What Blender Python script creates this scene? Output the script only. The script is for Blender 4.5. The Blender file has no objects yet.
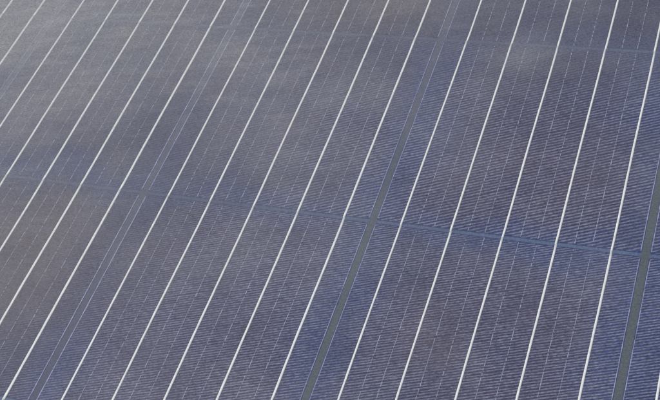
import bpy, bmesh, math, random
from mathutils import Matrix, Vector
random.seed(7)
S = bpy.context.scene
C = S.collection
P = 0.0312            # metres between neighbouring busbars
PITCH = 5.1942 * P    # metres between neighbouring cells, both ways

# ------------------------------------------------------------------ camera
R = [[0.92295, 0.31544, -0.22059], [0.11030, -0.76578, -0.63357], [-0.36878, 0.56042, -0.74158]]
LOC = Vector((16.9029, -11.9804, 16.3723)) * P
cd = bpy.data.cameras.new('camera')
cam = bpy.data.objects.new('camera', cd)
C.objects.link(cam)
right = Vector(R[0]); up = -Vector(R[1]); back = -Vector(R[2])
M = Matrix((right, up, back)).transposed().to_4x4()
M.translation = LOC
cam.matrix_world = M
cd.sensor_width = 36
cd.lens = 36 * 1097.77 / 660
cd.clip_start = 0.01
cd.clip_end = 100
S.camera = cam

# ------------------------------------------------------------------ sky and sun
SUN_EL, SUN_AZ = 48, 190     # azimuth measured from +X towards +Y
w = bpy.data.worlds.new('World'); S.world = w; w.use_nodes = True
nt = w.node_tree
sky = nt.nodes.new('ShaderNodeTexSky')
sky.sky_type = 'NISHITA'; sky.sun_disc = False
sky.sun_elevation = math.radians(SUN_EL)
sky.sun_rotation = math.radians(90 - SUN_AZ)
nt.links.new(sky.outputs[0], nt.nodes['Background'].inputs[0])
nt.nodes['Background'].inputs[1].default_value = 0.12
sl = bpy.data.lights.new('sun', 'SUN'); sl.energy = 3.0; sl.angle = math.radians(0.5); sl.color = (1, 0.96, 0.9)
so = bpy.data.objects.new('sun', sl); C.objects.link(so)
sd = Vector((math.cos(math.radians(SUN_AZ)) * math.cos(math.radians(SUN_EL)),
             math.sin(math.radians(SUN_AZ)) * math.cos(math.radians(SUN_EL)), math.sin(math.radians(SUN_EL))))
so.rotation_euler = sd.to_track_quat('Z', 'Y').to_euler()
S.view_settings.view_transform = 'Standard'
S.view_settings.look = 'None'
S.view_settings.gamma = 1
S.view_settings.use_curve_mapping = False
S.view_settings.exposure = 0.0

# ------------------------------------------------------------------ node helpers
class NT:
    def __init__(s, name):
        s.m = bpy.data.materials.new(name); s.m.use_nodes = True
        s.t = s.m.node_tree; s.t.nodes.clear()
        s.out = s.n('ShaderNodeOutputMaterial')
    def n(s, typ, **kw):
        x = s.t.nodes.new(typ)
        for k, v in kw.items(): setattr(x, k, v)
        return x
    def set(s, node, i, v):
        if hasattr(v, 'is_output') or isinstance(v, bpy.types.NodeSocket): s.t.links.new(v, node.inputs[i])
        else: node.inputs[i].default_value = v
    def math(s, op, a, b=0.0, c=0.0, clamp=False):
        x = s.n('ShaderNodeMath', operation=op, use_clamp=clamp)
        s.set(x, 0, a); s.set(x, 1, b)
        if op in ('MULTIPLY_ADD',): s.set(x, 2, c)
        return x.outputs[0]
    def noise(s, vec, scale, detail=3, rough=.55, dist=0):
        x = s.n('ShaderNodeTexNoise'); s.set(x, 'Vector', vec)
        x.inputs['Scale'].default_value = scale; x.inputs['Detail'].default_value = detail
        x.inputs['Roughness'].default_value = rough; x.inputs['Distortion'].default_value = dist
        return x.outputs['Fac']
    def map(s, vec, scale=(1, 1, 1), loc=(0, 0, 0), rot=(0, 0, 0)):
        x = s.n('ShaderNodeMapping'); s.set(x, 'Vector', vec)
        x.inputs['Scale'].default_value = scale; x.inputs['Location'].default_value = loc
        x.inputs['Rotation'].default_value = rot
        return x.outputs[0]
    def ramp(s, v, lo, hi, a=0.0, b=1.0):
        x = s.n('ShaderNodeMapRange'); s.set(x, 0, v)
        for i, q in enumerate((lo, hi, a, b)): x.inputs[i + 1].default_value = q
        x.interpolation_type = 'SMOOTHSTEP'
        return x.outputs[0]
    def mix(s, f, a, b):
        x = s.n('ShaderNodeMix', data_type='RGBA')
        s.set(x, 0, f)
        s.set(x, 6, a if not isinstance(a, tuple) else (*a, 1)); s.set(x, 7, b if not isinstance(b, tuple) else (*b, 1))
        return x.outputs[2]
    def bsdf(s, col, rough=.5, metal=0, spec=.5):
        x = s.n('ShaderNodeBsdfPrincipled')
        s.set(x, 'Base Color', (*col, 1) if isinstance(col, tuple) else col)
        s.set(x, 'Roughness', rough); s.set(x, 'Metallic', metal); s.set(x, 'Specular IOR Level', spec)
        return x
    def along(s, vec, ang, k, loc=(0, 0, 0)):
        """stretch a pattern k times along the direction ang (degrees)"""
        x = s.n('ShaderNodeMapping', vector_type='TEXTURE'); s.set(x, 'Vector', vec)
        x.inputs['Rotation'].default_value = (0, 0, math.radians(ang)); x.inputs['Scale'].default_value = (k, 1, 1)
        x.inputs['Location'].default_value = loc
        return x.outputs[0]
    def blobs(s, pos, spots, warp):
        """irregular stains: (x, y, radius x, radius y, strength) in metres on the module"""
        tot = 0.0
        for x, y, rx, ry, a in spots:
            m = s.n('ShaderNodeMapping', vector_type='TEXTURE'); s.set(m, 'Vector', warp)
            m.inputs['Location'].default_value = (x, y, 0); m.inputs['Scale'].default_value = (rx, ry, 1)
            f = s.n('ShaderNodeVectorMath', operation='MULTIPLY'); s.set(f, 0, m.outputs[0]); f.inputs[1].default_value = (1, 1, 0)
            l = s.n('ShaderNodeVectorMath', operation='LENGTH'); s.set(l, 0, f.outputs[0])
            tot = s.math('MAXIMUM', s.math('MULTIPLY', s.ramp(l.outputs['Value'], 0, 1.3, 1, 0), a), tot)
        return tot
    def warp(s, pos, scale, amt):
        x = s.n('ShaderNodeTexNoise'); s.set(x, 'Vector', pos); x.inputs['Scale'].default_value = scale; x.inputs['Detail'].default_value = 4
        a = s.n('ShaderNodeVectorMath', operation='MULTIPLY_ADD'); s.set(a, 0, x.outputs['Color'])
        a.inputs[1].default_value = (amt * 2,) * 3; s.set(a, 2, pos)
        b = s.n('ShaderNodeVectorMath', operation='SUBTRACT'); s.set(b, 0, a.outputs[0]); b.inputs[1].default_value = (amt,) * 3
        return b.outputs[0]
    def done(s, sh):
        s.t.links.new(sh, s.out.inputs[0]); return s.m

# ------------------------------------------------------------------ materials
def mat_cell():
    t = NT('blue_silicon')
    tc = t.n('ShaderNodeTexCoord'); oi = t.n('ShaderNodeObjectInfo'); geo = t.n('ShaderNodeNewGeometry')
    pos = geo.outputs['Position']
    sep = t.n('ShaderNodeSeparateXYZ'); t.set(sep, 0, tc.outputs['Object'])
    H = 2.528 * P
    ax = t.math('ABSOLUTE', sep.outputs[0]); ay = t.math('ABSOLUTE', sep.outputs[1])
    # anti-reflection coating turns bluer towards the cell edges
    big = t.noise(pos, 26, 3, .6)
    edx = t.ramp(t.math('ADD', ax, t.math('MULTIPLY', t.math('SUBTRACT', big, .5), .030)), H - .024, H - .001)
    edy = t.ramp(t.math('ADD', ay, t.math('MULTIPLY', t.math('SUBTRACT', big, .5), .030)), H - .016, H - .001)
    edge = t.math('MAXIMUM', edx, t.math('MULTIPLY', edy, .7))
    # the coating is bluest in the cells of the right-hand columns
    spw = t.n('ShaderNodeSeparateXYZ'); t.set(spw, 0, pos)
    bl = t.ramp(t.math('ADD', t.math('ADD', spw.outputs[0], t.math('MULTIPLY', spw.outputs[1], -.25)), t.math('MULTIPLY', t.math('SUBTRACT', t.noise(pos, 14, 2), .5), .25)), .02, .40, .10, .40)
    n1 = t.noise(pos, 15, 4, .6)
    n2 = t.noise(pos, 120, 3, .6)
    fine = t.noise(t.along(pos, 22, 1.7), 1150, 2, .8)
    c = t.mix(t.ramp(n1, .35, .68), CELL_A, CELL_B)
    wp = t.warp(pos, 22, .035)
    c = t.mix(t.blobs(pos, [(.081, -.058, .08, .08, .95), (.25, .20, .08, .05, .8), (.36, -.07, .05, .04, .25), (.40, .06, .05, .05, .3)], wp), c, CELL_BROWN)
    c = t.mix(t.blobs(pos, [(.302, -.085, .030, .085, .62), (.474, -.06, .035, .14, .85), (.41, -.004, .12, .018, .75), (.46, .13, .05, .06, .7),
                            (.08, .010, .13, .022, .75), (.22, .003, .10, .014, .5), (.15, -.15, .03, .06, .6), (.315, .10, .022, .09, .6), (.30, .01, .03, .05, .55), (.42, .165, .08, .012, .45)], wp), c, CELL_EDGE)
    c = t.mix(t.math('MULTIPLY', edge, bl), c, CELL_EDGE)
    k = t.math('MULTIPLY_ADD', t.math('SUBTRACT', fine, .5), 4.2, 1.08)
    k = t.math('MULTIPLY', k, t.math('MULTIPLY_ADD', t.math('SUBTRACT', n2, .5), .5, 1.0))
    k = t.math('MULTIPLY', k, t.math('MULTIPLY_ADD', oi.outputs['Random'], .12, .94))
    v = t.n('ShaderNodeVectorMath', operation='SCALE'); t.set(v, 0, c); t.set(v, 'Scale', k)
    b = t.bsdf(v.outputs[0], .45, 0, .4)
    return t.done(b.outputs[0])
CELL_A = (.038, .036, .074); CELL_B = (.058, .046, .074); CELL_BROWN = (.098, .064, .060); CELL_EDGE = (.028, .047, .130)

def mat_plain(name, col, rough=.5, metal=0, var=.2, scale=400, vscale=(1, 1, 1), col2=None):
    t = NT(name); geo = t.n('ShaderNodeNewGeometry')
    f = t.noise(t.map(geo.outputs['Position'], vscale), scale, 3, .6)
    k = t.math('MULTIPLY_ADD', t.math('SUBTRACT', f, .5), var * 2.5, 1.0)
    base = t.mix(t.ramp(t.noise(geo.outputs['Position'], 30, 3), .4, .65), col, col2 or col)
    v = t.n('ShaderNodeVectorMath', operation='SCALE'); t.set(v, 0, base); t.set(v, 'Scale', k)
    return t.done(t.bsdf(v.outputs[0], rough, metal).outputs[0])

def mat_glass():
    t = NT('dusty_glass'); geo = t.n('ShaderNodeNewGeometry'); pos = geo.outputs['Position']
    sp = t.n('ShaderNodeSeparateXYZ'); t.set(sp, 0, pos)
    nz = t.n('ShaderNodeSeparateXYZ'); t.set(nz, 0, geo.outputs['Normal'])
    top = t.math('MULTIPLY', t.math('GREATER_THAN', nz.outputs[2], .5), t.math('SUBTRACT', 1.0, geo.outputs['Backfacing']))
    # dirt thickest over the far left; its ramp also paints in the sheen there
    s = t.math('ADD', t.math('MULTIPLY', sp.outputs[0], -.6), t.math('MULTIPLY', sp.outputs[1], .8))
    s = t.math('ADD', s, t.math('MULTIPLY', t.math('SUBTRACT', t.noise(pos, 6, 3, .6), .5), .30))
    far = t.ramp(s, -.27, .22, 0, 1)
    patch = t.ramp(t.noise(t.map(pos, loc=(5, 2, 0)), 16, 5, .62), .36, .72, 0, 1)
    wipes = t.ramp(t.noise(t.along(pos, 12, 6), 160, 4, .7), .42, .72)
    grain = t.noise(t.along(pos, 22, 1.5), 1000, 3, .8)
    specks = t.ramp(t.noise(t.map(pos, loc=(1, 7, 0)), 1100, 1, .5), .70, .78)
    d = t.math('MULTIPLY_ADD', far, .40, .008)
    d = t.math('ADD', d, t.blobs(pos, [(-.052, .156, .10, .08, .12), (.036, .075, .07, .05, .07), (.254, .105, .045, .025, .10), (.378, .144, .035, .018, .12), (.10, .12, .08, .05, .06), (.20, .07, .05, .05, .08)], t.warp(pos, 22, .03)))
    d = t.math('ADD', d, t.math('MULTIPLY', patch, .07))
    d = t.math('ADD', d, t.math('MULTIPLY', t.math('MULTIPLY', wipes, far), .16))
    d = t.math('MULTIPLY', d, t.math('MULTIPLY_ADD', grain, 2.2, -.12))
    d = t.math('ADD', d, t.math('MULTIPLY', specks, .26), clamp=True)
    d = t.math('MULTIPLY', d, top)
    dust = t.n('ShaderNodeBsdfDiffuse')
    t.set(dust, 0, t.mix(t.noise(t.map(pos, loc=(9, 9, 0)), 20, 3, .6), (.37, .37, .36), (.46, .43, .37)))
    tr = t.n('ShaderNodeBsdfTransparent')
    gl = t.n('ShaderNodeBsdfGlossy'); gl.inputs['Roughness'].default_value = .16
    fr = t.n('ShaderNodeFresnel'); fr.inputs[0].default_value = 1.3
    m1 = t.n('ShaderNodeMixShader'); t.set(m1, 0, t.math('MULTIPLY', fr.outputs[0], top))
    t.t.links.new(tr.outputs[0], m1.inputs[1]); t.t.links.new(gl.outputs[0], m1.inputs[2])
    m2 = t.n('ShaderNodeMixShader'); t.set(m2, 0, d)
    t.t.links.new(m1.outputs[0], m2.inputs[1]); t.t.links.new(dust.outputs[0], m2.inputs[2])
    return t.done(m2.outputs[0])

CELL = mat_cell()
def mat_finger(name, amt):
    t = NT(name); geo = t.n('ShaderNodeNewGeometry'); pos = geo.outputs['Position']
    worn = t.ramp(t.noise(pos, 420, 2, .7), .2, .6, .35, 1)
    worn2 = t.ramp(t.noise(t.map(pos, loc=(4, 0, 0)), 28, 3, .6), .25, .6, .45, 1)
    sp = t.n('ShaderNodeSeparateXYZ'); t.set(sp, 0, pos)
    wob = t.math('MULTIPLY', t.math('SUBTRACT', t.noise(pos, 14, 3), .5), .14)
    # the print fades into the cell colour towards the left and the far end
    f = t.math('MULTIPLY', t.math('MULTIPLY', worn, worn2), amt)
    f = t.math('MULTIPLY', f, t.ramp(t.math('ADD', t.math('MULTIPLY_ADD', sp.outputs[1], -.35, sp.outputs[0]), wob), .08, .29, .12, 1))
    f = t.math('MULTIPLY', f, t.ramp(t.math('ADD', sp.outputs[1], wob), .09, .17, 1, .25))
    fine = t.math('MULTIPLY_ADD', t.math('SUBTRACT', t.noise(t.along(pos, 20, 2.6), 1300, 2, .8), .5), 3.4, 1.05)
    v = t.n('ShaderNodeVectorMath', operation='SCALE'); t.set(v, 0, t.mix(f, (.046, .045, .076), (.160, .160, .212))); t.set(v, 'Scale', fine)
    return t.done(t.bsdf(v.outputs[0], .5, 0, .4).outputs[0])
FING = mat_finger('silver_finger', 1.0); FAINT = mat_finger('faint_finger', .35)
LINE = mat_plain('thin_contact', (.31, .32, .38), .5, 0, .5, 300)
EDGE = mat_plain('edge_line', (.29, .30, .42), .5, 0, .9, 500)
BUS = mat_plain('tinned_ribbon', (.74, .72, .65), .5, 0, .22, 350)
def mat_back():
    t = NT('grey_backsheet'); geo = t.n('ShaderNodeNewGeometry'); pos = geo.outputs['Position']
    sp = t.n('ShaderNodeSeparateXYZ'); t.set(sp, 0, pos)
    c = t.mix(t.ramp(t.math('ADD', t.math('MULTIPLY_ADD', sp.outputs[1], -.6, sp.outputs[0]), t.math('MULTIPLY', t.math('SUBTRACT', t.noise(pos, 12), .5), .05)), .23, .36), (.066, .068, .102), (.076, .087, .092))
    k = t.math('MULTIPLY_ADD', t.math('SUBTRACT', t.noise(pos, 900, 2, .75), .5), 1.5, 1.0)
    v = t.n('ShaderNodeVectorMath', operation='SCALE'); t.set(v, 0, c); t.set(v, 'Scale', k)
    return t.done(t.bsdf(v.outputs[0], .7).outputs[0])
BACK = mat_back()
def mat_strip():
    t = NT('slate_strip'); geo = t.n('ShaderNodeNewGeometry'); pos = geo.outputs['Position']
    sp = t.n('ShaderNodeSeparateXYZ'); t.set(sp, 0, pos)
    f = t.ramp(t.math('ADD', t.math('MULTIPLY_ADD', sp.outputs[1], -1.3, sp.outputs[0]), t.math('MULTIPLY', t.math('SUBTRACT', t.noise(pos, 30, 3), .5), .25)), .12, .42)
    c = t.mix(f, (.058, .068, .112), (.082, .112, .182))
    k = t.math('MULTIPLY_ADD', t.math('SUBTRACT', t.noise(pos, 900, 3, .75), .5), 2.4, 1.0)
    v = t.n('ShaderNodeVectorMath', operation='SCALE'); t.set(v, 0, c); t.set(v, 'Scale', k)
    return t.done(t.bsdf(v.outputs[0], .6).outputs[0])
STRIP = mat_strip()
ALU = mat_plain('anodised_aluminium', (.55, .55, .56), .35, .9, .05, 300)
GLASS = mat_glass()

# ------------------------------------------------------------------ mesh helpers
def box(bm, x0, x1, y0, y1, z0, z1, bev=0):
    vs = [bm.verts.new((x, y, z)) for z in (z0, z1) for x, y in ((x0, y0), (x1, y0), (x1, y1), (x0, y1))]
    for f in ((3, 2, 1, 0), (4, 5, 6, 7), (0, 1, 5, 4), (1, 2, 6, 5), (2, 3, 7, 6), (3, 0, 4, 7)):
        bm.faces.new([vs[i] for i in f])
def mesh(name, bm, mat):
    me = bpy.data.meshes.new(name); bm.to_mesh(me); bm.free(); me.materials.append(mat); return me
def obj(name, me, parent, loc=(0, 0, 0)):
    o = bpy.data.objects.new(name, me); C.objects.link(o); o.parent = parent; o.location = loc; return o

Z = 1e-3
H = 2.528 * P
HV = PITCH / 2 - .036 * P

def cell_mesh():
    bm = bmesh.new(); c = .0012
    pts = [(-H + c, -HV), (H - c, -HV), (H, -HV + c), (H, HV - c), (H - c, HV), (-H + c, HV), (-H, HV - c), (-H, -HV + c)]
    lo = [bm.verts.new((x, y, -.2 * Z)) for x, y in pts]; hi = [bm.verts.new((x, y, 0)) for x, y in pts]
    bm.faces.new(hi); bm.faces.new(lo[::-1])
    for i in range(8):
        j = (i + 1) % 8; bm.faces.new((lo[i], lo[j], hi[j], hi[i]))
    return mesh('solar_cell', bm, CELL)

def finger_mesh(pitch, ang, duty, rnd, mat):
    """printed silver fingers: slightly wavering lines of uneven width that run in parallel rows across the cell"""
    bm = bmesh.new(); a = math.radians(ang); dx, dy = math.cos(a), math.sin(a); nx, ny = -dy, dx
    n = int(H * 1.5 / pitch) + 1; lx, ly = H - .0006, HV - .0004
    for i in range(-n, n + 1):
        off = i * pitch; t0, t1 = -1.0, 1.0
        for (p0, d, lim) in ((nx * off, dx, lx), (ny * off, dy, ly)):
            ta, tb = sorted(((-lim - p0) / d, (lim - p0) / d)); t0 = max(t0, ta); t1 = min(t1, tb)
        if t1 - t0 < .003: continue
        m = max(1, int((t1 - t0) / .0028)); prev = None; dr = 0
        for k in range(m + 1):
            tt = t0 + (t1 - t0) * (k + (rnd.uniform(-.3, .3) if 0 < k < m else 0)) / m
            dr = dr * .8 + rnd.gauss(0, pitch * .035)
            wd = pitch * duty * max(.12, min(1.5, rnd.gauss(1, .20))) / 2
            cur = []
            for sg in (-1, 1):
                o = off + dr + sg * wd
                x = max(-lx, min(lx, dx * tt + nx * o)); y = max(-ly, min(ly, dy * tt + ny * o))
                cur.append(bm.verts.new((x, y, .03 * Z)))
            if prev: bm.faces.new((prev[0], cur[0], cur[1], prev[1]))
            prev = cur
    return mesh('finger_grid', bm, mat)

def line_mesh(rnd):
    bm = bmesh.new(); y = -HV + .001
    while y < HV - .002:
        ln = rnd.choice((rnd.uniform(.0006, .002), rnd.uniform(.0015, .005)))
        wd = rnd.uniform(.00010, .00022); j = rnd.gauss(0, .00006)
        y1 = min(y + ln, HV - .001)
        box(bm, j - wd, j + wd, y, y1, .04 * Z, .07 * Z)
        y = y1 + rnd.choice((rnd.uniform(.0003, .0008), rnd.uniform(.0006, .002)))
    return mesh('contact_line', bm, LINE)

def edge_mesh(rnd):
    """bright rim of the wafer: one fine unbroken line whose width wavers"""
    bm = bmesh.new(); n = 40; prev = None
    for i in range(n + 1):
        y = -HV + .0015 + (2 * HV - .003) * i / n; wd = rnd.uniform(.00012, .00024); j = rnd.gauss(0, .00003)
        cur = [bm.verts.new((j - wd, y, .05 * Z)), bm.verts.new((j + wd, y, .05 * Z))]
        if prev: bm.faces.new((prev[0], prev[1], cur[1], cur[0]))
        prev = cur
    return mesh('edge_line', bm, EDGE)

def busbar_mesh(rnd):
    """flat tinned ribbon with rounded edges, never perfectly straight, reaching over the gap to the next cell"""
    bm = bmesh.new(); n = 26; L = PITCH / 2
    w2 = .00070; ph = rnd.uniform(0, 6); am = rnd.uniform(.00005, .00016)
    prof = [(-1, .05), (-.82, .2), (-.4, .26), (.4, .26), (.82, .2), (1, .05)]
    rows = []
    for i in range(n + 1):
        y = -L + 2 * L * i / n
        x = am * math.sin(ph + y * 45) + rnd.gauss(0, .00002)
        if i in (0, n): x = 0
        ww = w2 * rnd.uniform(.93, 1.07)
        rows.append([bm.verts.new((x + a * ww, y, b * Z)) for a, b in prof])
    for i in range(n):
        for j in range(len(prof) - 1):
            f = bm.faces.new((rows[i][j], rows[i][j + 1], rows[i + 1][j + 1], rows[i + 1][j])); f.smooth = True
        bm.faces.new((rows[i][-1], rows[i][0], rows[i + 1][0], rows[i + 1][-1]))
    bm.faces.new(rows[0][::-1]); bm.faces.new(rows[-1])
    bmesh.ops.recalc_face_normals(bm, faces=bm.faces)
    return mesh('busbar', bm, BUS)

# ------------------------------------------------------------------ the module
COLS = range(-2, 4); ROWS = range(-3, 3)
X0 = 2 * P + (COLS[0] - .5) * PITCH; X1 = 2 * P + (COLS[-1] + .5) * PITCH
Y0 = ROWS[0] * PITCH; Y1 = (ROWS[-1] + 1) * PITCH
mg = .014
panel = bpy.data.objects.new('solar_panel', None); C.objects.link(panel)
panel['label'] = 'blue-grey solar panel filling the picture, thin white busbars, dust and painted-in sheen towards the far left'
panel['category'] = 'solar panel'

bm = bmesh.new(); box(bm, X0 - mg, X1 + mg, Y0 - mg, Y1 + mg, -1.2 * Z, -.05 * Z)
obj('backsheet', mesh('backsheet', bm, BACK), panel)

rnd = random.Random(3)
cellm = cell_mesh()
fing = {-1: finger_mesh(.00170, 20, .46, rnd, FING), 0: finger_mesh(.0022, 24, .45, rnd, FING), 1: finger_mesh(.0030, 27, .42, rnd, FAINT)}
lines = [line_mesh(rnd) for _ in range(9)]
edges = [edge_mesh(rnd) for _ in range(4)]
buses = [busbar_mesh(rnd) for _ in range(9)]
bm = bmesh.new(); box(bm, -H, H, -.0355 * P, .0355 * P, -.3 * Z, -.003 * Z)
stripm = mesh('gap_strip', bm, STRIP)

for r in ROWS:
    for c in COLS:
        cx, cy = 2 * P + c * PITCH, (r + .5) * PITCH
        ce = obj('solar_cell', cellm, panel, (cx + rnd.gauss(0, .00008), cy, 0))
        g = obj('finger_grid', fing[max(-1, min(1, r))], ce); g['kind'] = 'stuff'
        for b in range(-2, 3):
            bb = obj('busbar', rnd.choice(buses), ce, (b * P + rnd.gauss(0, .00010), 0, 0))
            bb.scale.x = 1.5 if c < 0 else 1.32 if c == 0 else 1.08 if c == 1 else .94
            if b < 2:
                for q in (.33, .66):
                    obj('contact_line', rnd.choice(lines), ce, ((b + q) * P + rnd.gauss(0, .0002), 0, 0))
        for s in (-1, 1):
            e = obj('edge_line', rnd.choice(edges), ce, (s * (H - .0006), 0, 0))
            if (c, s) in ((0, 1), (1, -1)): e.scale.x = 1.5
        if r > ROWS[0]:
            obj('gap_strip', stripm, panel, (cx, r * PITCH, 0))

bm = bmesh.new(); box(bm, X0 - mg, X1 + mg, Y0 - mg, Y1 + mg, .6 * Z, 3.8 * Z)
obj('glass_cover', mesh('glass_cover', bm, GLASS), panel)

# aluminium frame round the glass
def rail(x0, x1, y0, y1):
    bm = bmesh.new(); box(bm, x0, x1, y0, y1, -30 * Z, 5.5 * Z)
    bmesh.ops.bevel(bm, geom=list(bm.edges), offset=.0008, segments=2, affect='EDGES')
    obj('frame_rail', mesh('frame_rail', bm, ALU), panel)
fx0, fx1, fy0, fy1 = X0 - mg, X1 + mg, Y0 - mg, Y1 + mg; fw = .012
rail(fx0 - fw, fx0, fy0 - fw, fy1 + fw); rail(fx1, fx1 + fw, fy0 - fw, fy1 + fw)
rail(fx0 + .0002, fx1 - .0002, fy0 - fw, fy0); rail(fx0 + .0002, fx1 - .0002, fy1, fy1 + fw)
